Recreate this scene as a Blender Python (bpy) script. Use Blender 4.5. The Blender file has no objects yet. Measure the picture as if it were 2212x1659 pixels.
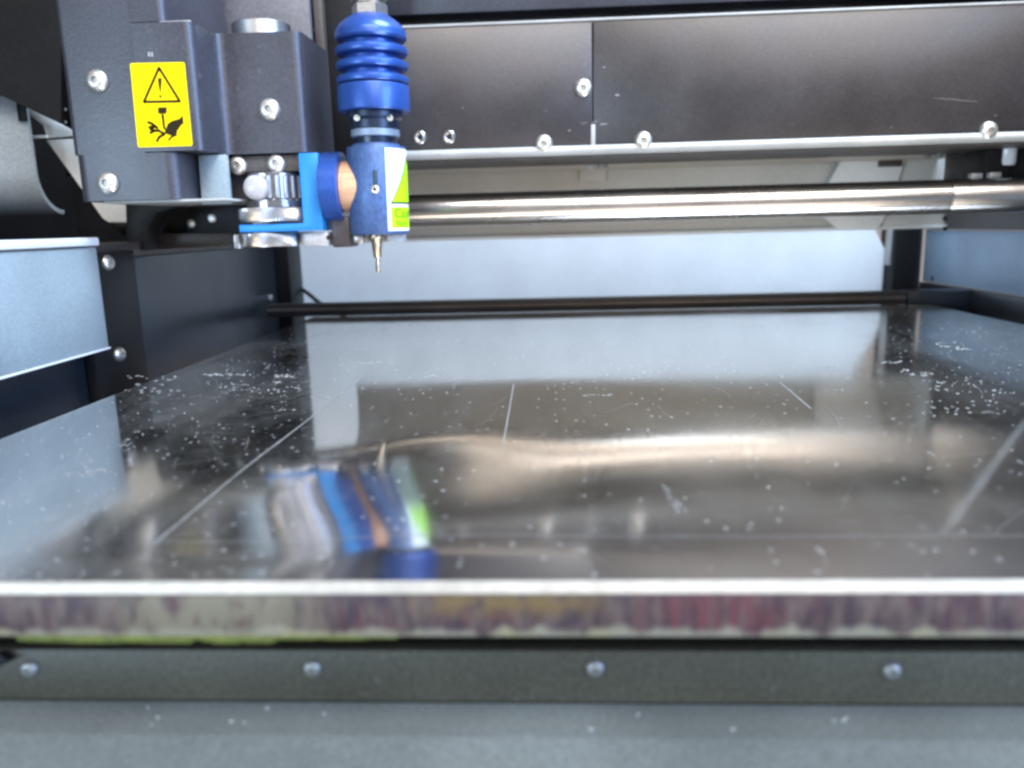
import bpy, bmesh, math, random
from mathutils import Vector, Matrix
random.seed(4)
SC = bpy.context.scene
COL = SC.collection
R = math.radians
MM = 0.001                                   # everything below is written in millimetres

# ------------------------------------------------------------------ camera
CAMH = 42.0
cam_d = bpy.data.cameras.new('camera'); cam = bpy.data.objects.new('camera', cam_d); COL.objects.link(cam)
cam_d.sensor_width = 36.0; cam_d.lens = 36.0 * 1720.0 / 2212.0
cam_d.clip_start = 0.005; cam_d.clip_end = 20
ROT = Matrix.Rotation(R(3.1), 3, 'Z') @ Matrix.Rotation(R(90 - 11.3), 3, 'X') @ Matrix.Rotation(R(-1.5), 3, 'Z')
cam.matrix_world = Matrix.Translation((0, 0, CAMH * MM)) @ ROT.to_4x4()
cam_d.dof.use_dof = True; cam_d.dof.focus_distance = 0.22; cam_d.dof.aperture_fstop = 16
SC.camera = cam
SC.cycles.filter_width = 2.8               # soft phone lens

# ------------------------------------------------------------------ light
w = bpy.data.worlds.new('World'); SC.world = w; w.use_nodes = True
bg = w.node_tree.nodes['Background']; bg.inputs[0].default_value = (1.0, 0.92, 0.90, 1); bg.inputs[1].default_value = 0.40
SC.view_settings.view_transform = 'Standard'; SC.view_settings.look = 'None'
SC.view_settings.exposure = -0.08; SC.view_settings.gamma = 1

def area(name, loc, target, sx, sy, power, col):
    d = bpy.data.lights.new(name, 'AREA'); d.shape = 'RECTANGLE'; d.size = sx * MM; d.size_y = sy * MM
    d.energy = power; d.color = col
    o = bpy.data.objects.new(name, d); COL.objects.link(o); o.location = Vector(loc) * MM
    o.rotation_euler = (Vector(target) - Vector(loc)).to_track_quat('-Z', 'Y').to_euler()
    return o
area('ceiling_and_sheen_light', (230, -700, 980), (30, 250, 40), 1000, 300, 17, (1.0, 0.93, 0.86))
area('ceiling_and_sheen_light', (360, -1000, 620), (30, 250, 40), 700, 360, 4.8, (1.0, 0.92, 0.88))  # added lower lamp for the sheen on the gantry cover
area('window_and_fill_light', (950, -450, 330), (-60, 260, 50), 700, 500, 20, (0.32, 0.53, 1.0))
area('window_and_fill_light', (190, 190, 520), (110, 474, 15), 260, 200, 8.6, (0.60, 0.76, 1.0))
area('window_and_fill_light', (-700, -700, 40), (200, 440, 15), 500, 200, 8, (0.55, 0.76, 1.0))  # added low fill lamp, brightens the right side wall

# ------------------------------------------------------------------ helpers
def at(x, y, Y):
    """point at depth Y (mm) on the line of sight through photo point x, y"""
    d = ROT @ Vector(((x - 1106) / 1720, -(y - 829.5) / 1720, -1))
    return Vector((0, 0, CAMH)) + d * (Y / d.y)

WLOC = {}
def thing(name, label, cat, loc, group=None):
    o = bpy.data.objects.new(name, None); COL.objects.link(o); o.empty_display_size = 0.01
    o.location = Vector(loc) * MM; WLOC[o] = Vector(loc)
    o['label'] = label; o['category'] = cat
    if group: o['group'] = group
    return o
def tag(o, label, cat, group=None):
    o['label'] = label; o['category'] = cat
    if group: o['group'] = group
    return o
def link_mesh(name, me, loc, parent):
    o = bpy.data.objects.new(name, me); COL.objects.link(o)
    base = WLOC[parent] if parent else Vector((0, 0, 0))
    o.parent = parent; o.location = (Vector(loc) - base) * MM; WLOC[o] = Vector(loc)
    return o
def finish(name, bm, mat, parent=None, smooth=40, label=None, kind=None):
    bm.normal_update()
    xs = [v.co for v in bm.verts]
    lo = Vector([min(v[i] for v in xs) for i in range(3)]); hi = Vector([max(v[i] for v in xs) for i in range(3)])
    c = (lo + hi) / 2
    for v in bm.verts: v.co = (v.co - c) * MM
    if smooth:
        for f in bm.faces: f.smooth = True
        for e in bm.edges:
            if len(e.link_faces) == 2 and e.calc_face_angle(0) > R(smooth): e.smooth = False
    me = bpy.data.meshes.new(name); bm.to_mesh(me); bm.free()
    for m in (mat if isinstance(mat, list) else [mat]): me.materials.append(m)
    o = link_mesh(name, me, c, parent)
    if label: o['label'] = label
    if kind: o['kind'] = kind
    return o
def put(name, src, loc, parent):
    """another object that shares the mesh of src"""
    return link_mesh(name, src.data, loc, parent)

def bm_box(x0, x1, y0, y1, z0, z1, bev=0.3, seg=2, bm=None):
    bm2 = bmesh.new()
    bmesh.ops.create_cube(bm2, size=1, matrix=Matrix.Translation(((x0+x1)/2, (y0+y1)/2, (z0+z1)/2)) @ Matrix.Diagonal((abs(x1-x0), abs(y1-y0), abs(z1-z0), 1)))
    if bev: bmesh.ops.bevel(bm2, geom=bm2.edges[:], offset=bev, segments=seg, profile=0.5, affect='EDGES')
    return join(bm, bm2)
def join(bm, bm2):
    if bm is None: return bm2
    me = bpy.data.meshes.new('tmp'); bm2.to_mesh(me); bm2.free(); bm.from_mesh(me); bpy.data.meshes.remove(me)
    return bm
def box(name, x0, x1, y0, y1, z0, z1, mat, parent=None, bev=0.3, **k):
    return finish(name, bm_box(x0, x1, y0, y1, z0, z1, bev), mat, parent, **k)
AX = {'Z': Matrix.Identity(3), 'X': Matrix.Rotation(R(90), 3, 'Y'), '-Y': Matrix.Rotation(R(90), 3, 'X'), '-Z': Matrix.Rotation(R(180), 3, 'X')}
def bm_lathe(prof, origin=(0, 0, 0), axis='Z', n=48, bm=None, cap=True):
    """profile of (radius, height); axis Z: height up, -Y: height towards the viewer, X: height to the right"""
    b = bmesh.new(); M = AX[axis]; o = Vector(origin); rings = []
    for r, h in prof:
        if r < 1e-6: rings.append([b.verts.new(o + M @ Vector((0, 0, h)))])
        else: rings.append([b.verts.new(o + M @ Vector((r*math.cos(2*math.pi*i/n), r*math.sin(2*math.pi*i/n), h))) for i in range(n)])
    for A, B in zip(rings, rings[1:]):
        for i in range(n):
            j = (i+1) % n
            if len(A) == 1 and len(B) == 1: continue
            if len(A) == 1: b.faces.new((A[0], B[i], B[j]))
            elif len(B) == 1: b.faces.new((A[i], A[j], B[0]))
            else: b.faces.new((A[i], A[j], B[j], B[i]))
    if cap:
        for q in (rings[0], rings[-1]):
            if len(q) > 2: b.faces.new(q)
    bmesh.ops.recalc_face_normals(b, faces=b.faces[:])
    return join(bm, b)
def lathe(name, prof, origin, axis, mat, parent=None, n=48, **k):
    return finish(name, bm_lathe(prof, origin, axis, n), mat, parent, **k)
def bm_prism(pts, y0, y1, plane='XZ', bev=0.0, bm=None, seg=2):
    """polygon extruded: plane XZ runs along Y, plane XY along Z, plane YZ along X"""
    b = bmesh.new()
    f3 = {'XZ': lambda p, t: (p[0], t, p[1]), 'XY': lambda p, t: (p[0], p[1], t), 'YZ': lambda p, t: (t, p[0], p[1])}[plane]
    A = [b.verts.new(f3(p, y0)) for p in pts]; B = [b.verts.new(f3(p, y1)) for p in pts]
    b.faces.new(A); b.faces.new(B)
    n = len(pts)
    for i in range(n): b.faces.new((A[i], A[(i+1) % n], B[(i+1) % n], B[i]))
    bmesh.ops.recalc_face_normals(b, faces=b.faces[:])
    if bev: bmesh.ops.bevel(b, geom=b.edges[:], offset=bev, segments=seg, profile=0.5, affect='EDGES')
    return join(bm, b)
def prism(name, pts, y0, y1, mat, parent=None, plane='XZ', bev=0.0, **k):
    return finish(name, bm_prism(pts, y0, y1, plane, bev), mat, parent, **k)
def flat(pix, Y):
    return [(p.x, p.z) for p in (at(x, y, Y) for x, y in pix)]
def bm_tube(pts, r, n=12):
    b = bmesh.new(); rings = []
    P = [Vector(p) for p in pts]
    for i, p in enumerate(P):
        t = (P[min(i+1, len(P)-1)] - P[max(i-1, 0)]).normalized()
        u = t.cross(Vector((0.3, 0.9, 0.2))).normalized(); v = t.cross(u)
        rings.append([b.verts.new(p + (u*math.cos(2*math.pi*k/n) + v*math.sin(2*math.pi*k/n))*r) for k in range(n)])
    for A, B in zip(rings, rings[1:]):
        for k in range(n): b.faces.new((A[k], A[(k+1) % n], B[(k+1) % n], B[k]))
    b.faces.new(rings[0]); b.faces.new(rings[-1])
    bmesh.ops.recalc_face_normals(b, faces=b.faces[:])
    return b
def spline(pts, n=8):
    P = [Vector(p) for p in pts]; out = []
    for i in range(len(P)-1):
        p0, p1, p2, p3 = P[max(i-1, 0)], P[i], P[i+1], P[min(i+2, len(P)-1)]
        for k in range(n):
            t = k/n
            out.append(0.5*((2*p1) + (p2-p0)*t + (2*p0-5*p1+4*p2-p3)*t*t + (3*p1-p0-3*p2+p3)*t**3))
    return out + [P[-1]]

# ------------------------------------------------------------------ materials
def nt(m): return m.node_tree.nodes, m.node_tree.links
def mat(name, col, rough=0.5, metal=0.0, grain=0.25, gscale=1300, bump=0.0, bscale=900, smear=0.2, spec=0.5, stretch=None, coat=0.0, dust=0.0, dustcol=(0.55, 0.55, 0.52)):
    m = bpy.data.materials.new(name); m.use_nodes = True
    N, L = nt(m); p = N['Principled BSDF']
    p.inputs['Metallic'].default_value = metal; p.inputs['Specular IOR Level'].default_value = spec
    if coat: p.inputs['Coat Weight'].default_value = coat; p.inputs['Coat Roughness'].default_value = 0.1
    tc = N.new('ShaderNodeTexCoord'); mp = N.new('ShaderNodeMapping'); L.new(tc.outputs['Object'], mp.inputs[0])
    if stretch: mp.inputs['Scale'].default_value = stretch
    n1 = N.new('ShaderNodeTexNoise'); n1.inputs['Scale'].default_value = gscale; n1.inputs['Detail'].default_value = 3; L.new(mp.outputs[0], n1.inputs['Vector'])
    n2 = N.new('ShaderNodeTexNoise'); n2.inputs['Scale'].default_value = 35; n2.inputs['Detail'].default_value = 5; L.new(tc.outputs['Object'], n2.inputs['Vector'])
    a = N.new('ShaderNodeMapRange'); a.inputs[1].default_value = 0.3; a.inputs[2].default_value = 0.7; a.inputs[3].default_value = 1-grain; a.inputs[4].default_value = 1+grain; L.new(n1.outputs[0], a.inputs[0])
    c = N.new('ShaderNodeMapRange'); c.inputs[1].default_value = 0.3; c.inputs[2].default_value = 0.7; c.inputs[3].default_value = 1-smear; c.inputs[4].default_value = 1+smear; L.new(n2.outputs[0], c.inputs[0])
    mu = N.new('ShaderNodeMath'); mu.operation = 'MULTIPLY'; L.new(a.outputs[0], mu.inputs[0]); L.new(c.outputs[0], mu.inputs[1])
    mx = N.new('ShaderNodeVectorMath'); mx.operation = 'SCALE'; mx.inputs[0].default_value = col; L.new(mu.outputs[0], mx.inputs['Scale'])
    out = mx.outputs[0]
    if dust:
        v = N.new('ShaderNodeTexNoise'); v.inputs['Scale'].default_value = 420; v.inputs['Detail'].default_value = 4; L.new(tc.outputs['Object'], v.inputs['Vector'])
        r = N.new('ShaderNodeMapRange'); r.inputs[1].default_value = 0.66; r.inputs[2].default_value = 0.74; r.inputs[4].default_value = dust; L.new(v.outputs[0], r.inputs[0])
        mm = N.new('ShaderNodeMix'); mm.data_type = 'RGBA'; L.new(r.outputs[0], mm.inputs[0]); L.new(out, mm.inputs[6]); mm.inputs[7].default_value = (*dustcol, 1); out = mm.outputs[2]
    L.new(out, p.inputs['Base Color'])
    rr = N.new('ShaderNodeMapRange'); rr.inputs[1].default_value = 0.3; rr.inputs[2].default_value = 0.7; rr.inputs[3].default_value = rough*0.85; rr.inputs[4].default_value = min(1, rough*1.15); L.new(n2.outputs[0], rr.inputs[0]); L.new(rr.outputs[0], p.inputs['Roughness'])
    if bump:
        b = N.new('ShaderNodeBump'); b.inputs['Strength'].default_value = bump; b.inputs['Distance'].default_value = 0.0002
        n3 = N.new('ShaderNodeTexNoise'); n3.inputs['Scale'].default_value = bscale; n3.inputs['Detail'].default_value = 2; L.new(mp.outputs[0], n3.inputs['Vector'])
        L.new(n3.outputs[0], b.inputs['Height']); L.new(b.outputs[0], p.inputs['Normal'])
    return m
M_gantry = mat('satin black paint', (0.026, 0.022, 0.0225), 0.36, grain=0.3, bump=0.12, dust=0.03, spec=0.8)
M_head = mat('charcoal powder coat', (0.034, 0.034, 0.043), 0.40, grain=0.3, bump=0.2, dust=0.05, spec=0.7)
M_black = mat('matt black paint', (0.012, 0.0115, 0.0115), 0.45, grain=0.3, bump=0.1, spec=0.2)
M_black_gloss = mat('blue black enamel', (0.018, 0.022, 0.028), 0.32, grain=0.3, bump=0.1)
M_brown = mat('dark brown metal', (0.06, 0.05, 0.042), 0.45, grain=0.25)
M_blueplate = mat('grey blue painted steel', (0.25, 0.30, 0.315), 0.42, grain=0.12, smear=0.1)
M_right = mat('slate blue painted steel', (0.34, 0.46, 0.60), 0.45, grain=0.25, smear=0.12)
M_white = mat('off white panel paint', (0.74, 0.75, 0.74), 0.5, grain=0.05, smear=0.05)
M_cream = mat('cream grey enamel', (0.60, 0.575, 0.515), 0.45, grain=0.06, smear=0.06)
M_creamlight = mat('pale cream enamel', (0.86, 0.845, 0.79), 0.45, grain=0.05, smear=0.05)
M_lip = mat('worn light grey edge', (0.37, 0.365, 0.34), 0.4, grain=0.1)
M_whitelip = mat('white enamel lip', (0.66, 0.68, 0.68), 0.4, grain=0.05, smear=0.06)
M_steel = mat('ground steel', (0.53, 0.52, 0.505), 0.26, metal=1, grain=0.04, smear=0.04)
M_chrome = mat('bright screw steel', (0.72, 0.69, 0.62), 0.38, metal=0.9, grain=0.08, bump=0.1)
M_alu = mat('satin aluminium', (0.50, 0.48, 0.45), 0.33, metal=1, grain=0.12)
M_greymetal = mat('dull grey metal', (0.50, 0.49, 0.48), 0.45, metal=0.6, grain=0.12)
M_brass = mat('worn nickel brass', (0.62, 0.52, 0.38), 0.3, metal=1, grain=0.15)
M_blue = mat('blue anodised aluminium', (0.018, 0.070, 0.29), 0.36, metal=0.35, grain=0.12, coat=0.2)
M_bluebody = mat('slate blue anodised body', (0.060, 0.115, 0.26), 0.42, metal=0.3, grain=0.25, stretch=(1, 1, 0.5))
M_cyan = mat('bright blue anodised bracket', (0.025, 0.24, 0.66), 0.38, metal=0.25, grain=0.1)
M_neck = mat('dark blue black anodised', (0.012, 0.022, 0.045), 0.3, metal=0.3, grain=0.2)
M_flange = mat('grey blue anodised flange', (0.20, 0.26, 0.34), 0.4, metal=0.3, grain=0.15)
M_tan = mat('tan turned bushing', (0.62, 0.36, 0.19), 0.5, grain=0.18, stretch=(0.15, 1, 1.6), gscale=900)
M_plastic = mat('clear grey plastic', (0.62, 0.62, 0.62), 0.15, grain=0.05)
M_yellow = mat('yellow warning vinyl', (0.93, 0.70, 0.0), 0.6, grain=0.04, smear=0.03, spec=0.12)
M_ink = mat('printed black ink', (0.025, 0.018, 0.006), 0.6, grain=0.2, spec=0.1)
M_whitevinyl = mat('white vinyl', (0.72, 0.78, 0.80), 0.4, grain=0.04, smear=0.03)
M_lime = mat('lime green vinyl', (0.36, 0.80, 0.01), 0.55, grain=0.04, smear=0.03, spec=0.15)
M_front = mat('dark olive black paint', (0.062, 0.060, 0.040), 0.5, grain=0.3, bump=0.15, dust=0.05)
M_tray = mat('dusty grey painted tray', (0.165, 0.192, 0.186), 0.5, grain=0.16, smear=0.18, dust=0.25, dustcol=(0.4, 0.44, 0.44), bump=0.15)
M_green = mat('yellow green residue', (0.10, 0.12, 0.015), 0.6, grain=0.3, smear=0.4)
M_line = mat('scribed bare line', (0.22, 0.22, 0.21), 0.5, grain=0.4)
M_hole = mat('dark bore', (0.004, 0.004, 0.004), 0.6)

# table top: polished sheet with dust specks and dull patches
def bed_mat():
    m = bpy.data.materials.new('polished dusty sheet'); m.use_nodes = True
    N, L = nt(m); p = N['Principled BSDF']; outn = N['Material Output']
    p.inputs['Base Color'].default_value = (0.60, 0.555, 0.50, 1); p.inputs['Metallic'].default_value = 1.0
    tc = N.new('ShaderNodeTexCoord')
    n0 = N.new('ShaderNodeTexNoise'); n0.inputs['Scale'].default_value = 28; n0.inputs['Detail'].default_value = 4; L.new(tc.outputs['Object'], n0.inputs['Vector'])
    rr = N.new('ShaderNodeMapRange'); rr.inputs[1].default_value = 0.35; rr.inputs[2].default_value = 0.7; rr.inputs[3].default_value = 0.06; rr.inputs[4].default_value = 0.10; L.new(n0.outputs[0], rr.inputs[0])
    sxx = N.new('ShaderNodeSeparateXYZ'); L.new(tc.outputs['Object'], sxx.inputs[0])
    rx = N.new('ShaderNodeMapRange'); rx.inputs[1].default_value = -0.02; rx.inputs[2].default_value = 0.03; rx.inputs[3].default_value = 1.0; rx.inputs[4].default_value = 1.5; L.new(sxx.outputs[0], rx.inputs[0])
    rm = N.new('ShaderNodeMath'); rm.operation = 'MULTIPLY'; L.new(rr.outputs[0], rm.inputs[0]); L.new(rx.outputs[0], rm.inputs[1]); 
    ry = N.new('ShaderNodeMapRange'); ry.inputs[1].default_value = -0.147; ry.inputs[2].default_value = -0.075; ry.inputs[3].default_value = 1.75; ry.inputs[4].default_value = 0.9; L.new(sxx.outputs[1], ry.inputs[0])
    rm2 = N.new('ShaderNodeMath'); rm2.operation = 'MULTIPLY'; L.new(rm.outputs[0], rm2.inputs[0]); L.new(ry.outputs[0], rm2.inputs[1]); L.new(rm2.outputs[0], p.inputs['Roughness'])
    d = N.new('ShaderNodeBsdfDiffuse'); d.inputs[0].default_value = (0.40, 0.40, 0.375, 1)
    # fine specks
    v = N.new('ShaderNodeTexVoronoi'); v.inputs['Scale'].default_value = 480; L.new(tc.outputs['Object'], v.inputs['Vector'])
    s1 = N.new('ShaderNodeMapRange'); s1.inputs[1].default_value = 0.22; s1.inputs[2].default_value = 0.10; s1.inputs[4].default_value = 1.0; L.new(v.outputs['Distance'], s1.inputs[0])
    sep = N.new('ShaderNodeSeparateColor'); L.new(v.outputs['Color'], sep.inputs[0])
    s2 = N.new('ShaderNodeMapRange'); s2.inputs[1].default_value = 0.5; s2.inputs[2].default_value = 1.0; s2.inputs[3].default_value = 0; s2.inputs[4].default_value = 0.8; L.new(sep.outputs[0], s2.inputs[0])
    sp = N.new('ShaderNodeMath'); sp.operation = 'MULTIPLY'; L.new(s1.outputs[0], sp.inputs[0]); L.new(s2.outputs[0], sp.inputs[1])
    # patchy dust film, heavier on the left and right sides of the sheet
    n2 = N.new('ShaderNodeTexNoise'); n2.inputs['Scale'].default_value = 260; n2.inputs['Detail'].default_value = 6; n2.inputs['Roughness'].default_value = 0.7; L.new(tc.outputs['Object'], n2.inputs['Vector'])
    f1 = N.new('ShaderNodeMapRange'); f1.inputs[1].default_value = 0.35; f1.inputs[2].default_value = 0.75; f1.inputs[3].default_value = 0.015; f1.inputs[4].default_value = 0.085; L.new(n2.outputs[0], f1.inputs[0])
    sx = N.new('ShaderNodeSeparateXYZ'); L.new(tc.outputs['Object'], sx.inputs[0])
    ab = N.new('ShaderNodeMath'); ab.operation = 'ABSOLUTE'; L.new(sx.outputs[0], ab.inputs[0])
    f2 = N.new('ShaderNodeMapRange'); f2.inputs[1].default_value = 0.04; f2.inputs[2].default_value = 0.14; f2.inputs[3].default_value = 0.55; f2.inputs[4].default_value = 1.3; L.new(ab.outputs[0], f2.inputs[0])
    fm0 = N.new('ShaderNodeMath'); fm0.operation = 'MULTIPLY'; L.new(f1.outputs[0], fm0.inputs[0]); L.new(f2.outputs[0], fm0.inputs[1])
    mpw = N.new('ShaderNodeMapping'); mpw.inputs['Rotation'].default_value = (0, 0, 0.7); mpw.inputs['Scale'].default_value = (1, 0.25, 1); L.new(tc.outputs['Object'], mpw.inputs[0])
    nw = N.new('ShaderNodeTexNoise'); nw.inputs['Scale'].default_value = 45; nw.inputs['Detail'].default_value = 5; nw.inputs['Distortion'].default_value = 1.5; L.new(mpw.outputs[0], nw.inputs['Vector'])
    fw = N.new('ShaderNodeMapRange'); fw.inputs[1].default_value = 0.38; fw.inputs[2].default_value = 0.66; fw.inputs[3].default_value = 0.3; fw.inputs[4].default_value = 1.4; L.new(nw.outputs[0], fw.inputs[0])
    fm = N.new('ShaderNodeMath'); fm.operation = 'MULTIPLY'; L.new(fm0.outputs[0], fm.inputs[0]); L.new(fw.outputs[0], fm.inputs[1])
    # long pale reflection streak painted into the dust mask at the right
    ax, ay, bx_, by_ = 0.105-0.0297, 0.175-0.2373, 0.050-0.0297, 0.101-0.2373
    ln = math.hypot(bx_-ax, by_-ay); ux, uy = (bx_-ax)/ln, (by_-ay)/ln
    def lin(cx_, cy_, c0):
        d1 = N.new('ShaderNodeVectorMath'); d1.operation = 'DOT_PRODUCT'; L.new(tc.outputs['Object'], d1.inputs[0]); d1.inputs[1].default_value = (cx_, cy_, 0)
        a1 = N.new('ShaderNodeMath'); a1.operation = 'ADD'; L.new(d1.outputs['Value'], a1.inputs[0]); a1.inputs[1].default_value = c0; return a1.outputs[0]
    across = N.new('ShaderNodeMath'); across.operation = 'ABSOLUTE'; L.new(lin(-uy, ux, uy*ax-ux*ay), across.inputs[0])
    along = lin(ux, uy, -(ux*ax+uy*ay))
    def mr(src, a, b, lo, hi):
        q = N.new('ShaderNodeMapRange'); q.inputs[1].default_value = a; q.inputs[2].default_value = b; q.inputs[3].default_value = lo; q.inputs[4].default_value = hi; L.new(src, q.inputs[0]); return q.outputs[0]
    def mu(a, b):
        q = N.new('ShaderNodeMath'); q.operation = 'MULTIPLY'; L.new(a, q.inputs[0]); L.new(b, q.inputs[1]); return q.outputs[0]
    refl_streak = mu(mu(mr(across.outputs[0], 0.0002, 0.0013, 0.14, 0), mr(along, -0.005, 0.02, 0, 1)), mr(along, ln-0.01, ln, 1, 0))
    wm = N.new('ShaderNodeMath'); wm.operation = 'MAXIMUM'; L.new(fm.outputs[0], wm.inputs[0]); L.new(refl_streak, wm.inputs[1]); fm = wm
    mxn = N.new('ShaderNodeMath'); mxn.operation = 'MAXIMUM'; L.new(sp.outputs[0], mxn.inputs[0]); L.new(fm.outputs[0], mxn.inputs[1])
    ms = N.new('ShaderNodeMixShader'); L.new(mxn.outputs[0], ms.inputs[0]); L.new(p.outputs[0], ms.inputs[1]); L.new(d.outputs[0], ms.inputs[2])
    L.new(ms.outputs[0], outn.inputs[0])
    # hairline scratches running front to back
    b = N.new('ShaderNodeBump'); b.inputs['Strength'].default_value = 0.05; b.inputs['Distance'].default_value = 0.00005
    mp = N.new('ShaderNodeMapping'); mp.inputs['Scale'].default_value = (1, 0.12, 1); L.new(tc.outputs['Object'], mp.inputs[0])
    n3 = N.new('ShaderNodeTexNoise'); n3.inputs['Scale'].default_value = 900; L.new(mp.outputs[0], n3.inputs['Vector']); L.new(n3.outputs[0], b.inputs['Height']); L.new(b.outputs[0], p.inputs['Normal'])
    return m
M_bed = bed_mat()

# front edge of the sheet: runs of maroon, olive, purple and yellow residue
def residue_mat():
    m = bpy.data.materials.new('stained front edge'); m.use_nodes = True
    N, L = nt(m); p = N['Principled BSDF']; p.inputs['Roughness'].default_value = 0.55
    tc = N.new('ShaderNodeTexCoord'); sx = N.new('ShaderNodeSeparateXYZ'); L.new(tc.outputs['Object'], sx.inputs[0])
    def noise(sc, stretch, det=4, off=0):
        mp = N.new('ShaderNodeMapping'); mp.inputs['Scale'].default_value = stretch; mp.inputs['Location'].default_value = (off, off, off); L.new(tc.outputs['Object'], mp.inputs[0])
        n = N.new('ShaderNodeTexNoise'); n.inputs['Scale'].default_value = sc; n.inputs['Detail'].default_value = det; L.new(mp.outputs[0], n.inputs['Vector']); return n.outputs[0]
    def rng(src, a, b, lo=0.0, hi=1.0):
        r = N.new('ShaderNodeMapRange'); r.inputs[1].default_value = a; r.inputs[2].default_value = b; r.inputs[3].default_value = lo; r.inputs[4].default_value = hi; L.new(src, r.inputs[0]); return r.outputs[0]
    def mul(a, b):
        q = N.new('ShaderNodeMath'); q.operation = 'MULTIPLY'; L.new(a, q.inputs[0]); L.new(b, q.inputs[1]); return q.outputs[0]
    def mix(f, a, col):
        q = N.new('ShaderNodeMix'); q.data_type = 'RGBA'; L.new(f, q.inputs[0])
        if isinstance(a, tuple): q.inputs[6].default_value = (*a, 1)
        else: L.new(a, q.inputs[6])
        q.inputs[7].default_value = (*col, 1); return q.outputs[2]
    def band(c, hw):          # soft window in X (metres) centred on c
        s = N.new('ShaderNodeMath'); s.operation = 'SUBTRACT'; L.new(sx.outputs[0], s.inputs[0]); s.inputs[1].default_value = c
        a = N.new('ShaderNodeMath'); a.operation = 'ABSOLUTE'; L.new(s.outputs[0], a.inputs[0]); return rng(a.outputs[0], hw, hw*0.45)
    col = mix(rng(noise(700, (1, 1, 0.35)), 0.38, 0.62), (0.095, 0.07, 0.06), (0.036, 0.022, 0.026))
    col = mix(mul(rng(noise(1600, (1, 1, 0.15), 3, 2), 0.46, 0.62), rng(noise(60, (1, 1, 0.1), 2, 5), 0.40, 0.60)), col, (0.065, 0.018, 0.023))
    col = mix(mul(rng(noise(300, (1, 1, 0.5), 4, 9), 0.52, 0.66), band(-0.043, 0.035)), col, (0.035, 0.022, 0.033))
    col = mix(mul(mul(band(-0.036, 0.014), rng(sx.outputs[2], -0.0006, 0.0012)), rng(noise(400, (1, 1, 1), 3, 3), 0.35, 0.55)), col, (0.12, 0.08, 0.03))
    col = mix(mul(band(-0.012, 0.010), rng(noise(1500, (1, 1, 0.12), 3, 7), 0.44, 0.62)), col, (0.10, 0.03, 0.035))
    col = mix(mul(band(-0.072, 0.016), rng(noise(500, (1, 1, 0.5), 3, 1), 0.30, 0.50)), col, (0.15, 0.135, 0.09))
    col = mix(mul(band(0.045, 0.009), rng(noise(700, (1, 1, 0.3), 3, 4), 0.40, 0.55)), col, (0.065, 0.014, 0.02))
    col = mix(mul(band(0.056, 0.012), rng(noise(800, (1, 1, 0.6), 3, 8), 0.45, 0.60)), col, (0.08, 0.02, 0.06))
    col = mix(mul(band(0.066, 0.012), rng(sx.outputs[2], 0.0002, 0.0014)), col, (0.24, 0.15, 0.09))
    col = mix(mul(band(0.031, 0.011), rng(noise(300, (1, 1, 1), 2, 6), 0.60, 0.68)), col, (0.30, 0.24, 0.24))
    # lower pale and yellow run-off, ragged upper limit
    ed = N.new('ShaderNodeMath'); ed.operation = 'ADD'; L.new(sx.outputs[2], ed.inputs[0]); L.new(rng(noise(240, (1, 1, 0.1), 3, 12), 0.3, 0.7, -0.0009, 0.0009), ed.inputs[1])
    col = mix(rng(ed.outputs[0], -0.0014, -0.0024, 0, 0.8), col, (0.24, 0.23, 0.17))
    col = mix(mul(rng(ed.outputs[0], -0.0016, -0.0024), rng(noise(45, (1, 1, 0.1), 2, 15), 0.52, 0.66)), col, (0.26, 0.25, 0.10))
    L.new(col, p.inputs['Base Color'])
    b = N.new('ShaderNodeBump'); b.inputs['Strength'].default_value = 0.4; b.inputs['Distance'].default_value = 0.0003; L.new(noise(900, (1, 1, 0.4)), b.inputs['Height']); L.new(b.outputs[0], p.inputs['Normal'])
    return m
M_residue = residue_mat()

# ------------------------------------------------------------------ screws
def screw_mesh(r, name='screw'):
    """button head screw with a hexagon socket, facing the viewer"""
    prof = [(0, 0.32*r), (0.28*r, 0.32*r), (0.34*r, 0.60*r), (0.62*r, 0.56*r), (0.85*r, 0.40*r), (0.97*r, 0.18*r), (r, 0.0), (0.5*r, -0.9*r), (0, -0.9*r)]
    return bm_lathe(prof, (0, 0, 0), '-Y', 24)
M_socket = mat('shaded screw socket', (0.42, 0.40, 0.36), 0.45, metal=0.7)  # recess shade put into a darker socket colour
M_dull = mat('dull oxidised screw', (0.32, 0.33, 0.31), 0.5, metal=0.7, grain=0.2)
_scr = {}
def screw(r, loc, parent, rot=None, name='screw'):
    if r not in _scr:
        o = finish(name, screw_mesh(r), [M_chrome if r > 2 else M_dull, M_socket if r > 2 else M_dull], parent)
        for f in o.data.polygons:
            if math.hypot(f.center.x, f.center.z) < 0.33*r*MM and f.center.y < 0: f.material_index = 1
        # keep the mesh centred on the head plane
        off = WLOC[o].copy()
        for v in o.data.vertices: v.co += off * MM
        _scr[r] = o.data; o.location = (Vector(loc) - WLOC[parent]) * MM; WLOC[o] = Vector(loc)
    else:
        o = link_mesh(name, _scr[r], loc, parent)
    if rot: o.rotation_euler = rot
    return o

# ------------------------------------------------------------------ machine shell
# back panel
bp = thing('back_panel', 'white back panel with clipped corner behind the blue spindle', 'panel', (15, 474, -30))
zc = [(-172, -30), (190.5, -30), (191.0, 22.5), (186.3, 31), (172, 58), (160, 130), (-172, 130)]
prism('panel_sheet', zc, 474, 476, M_white, bp)
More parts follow.
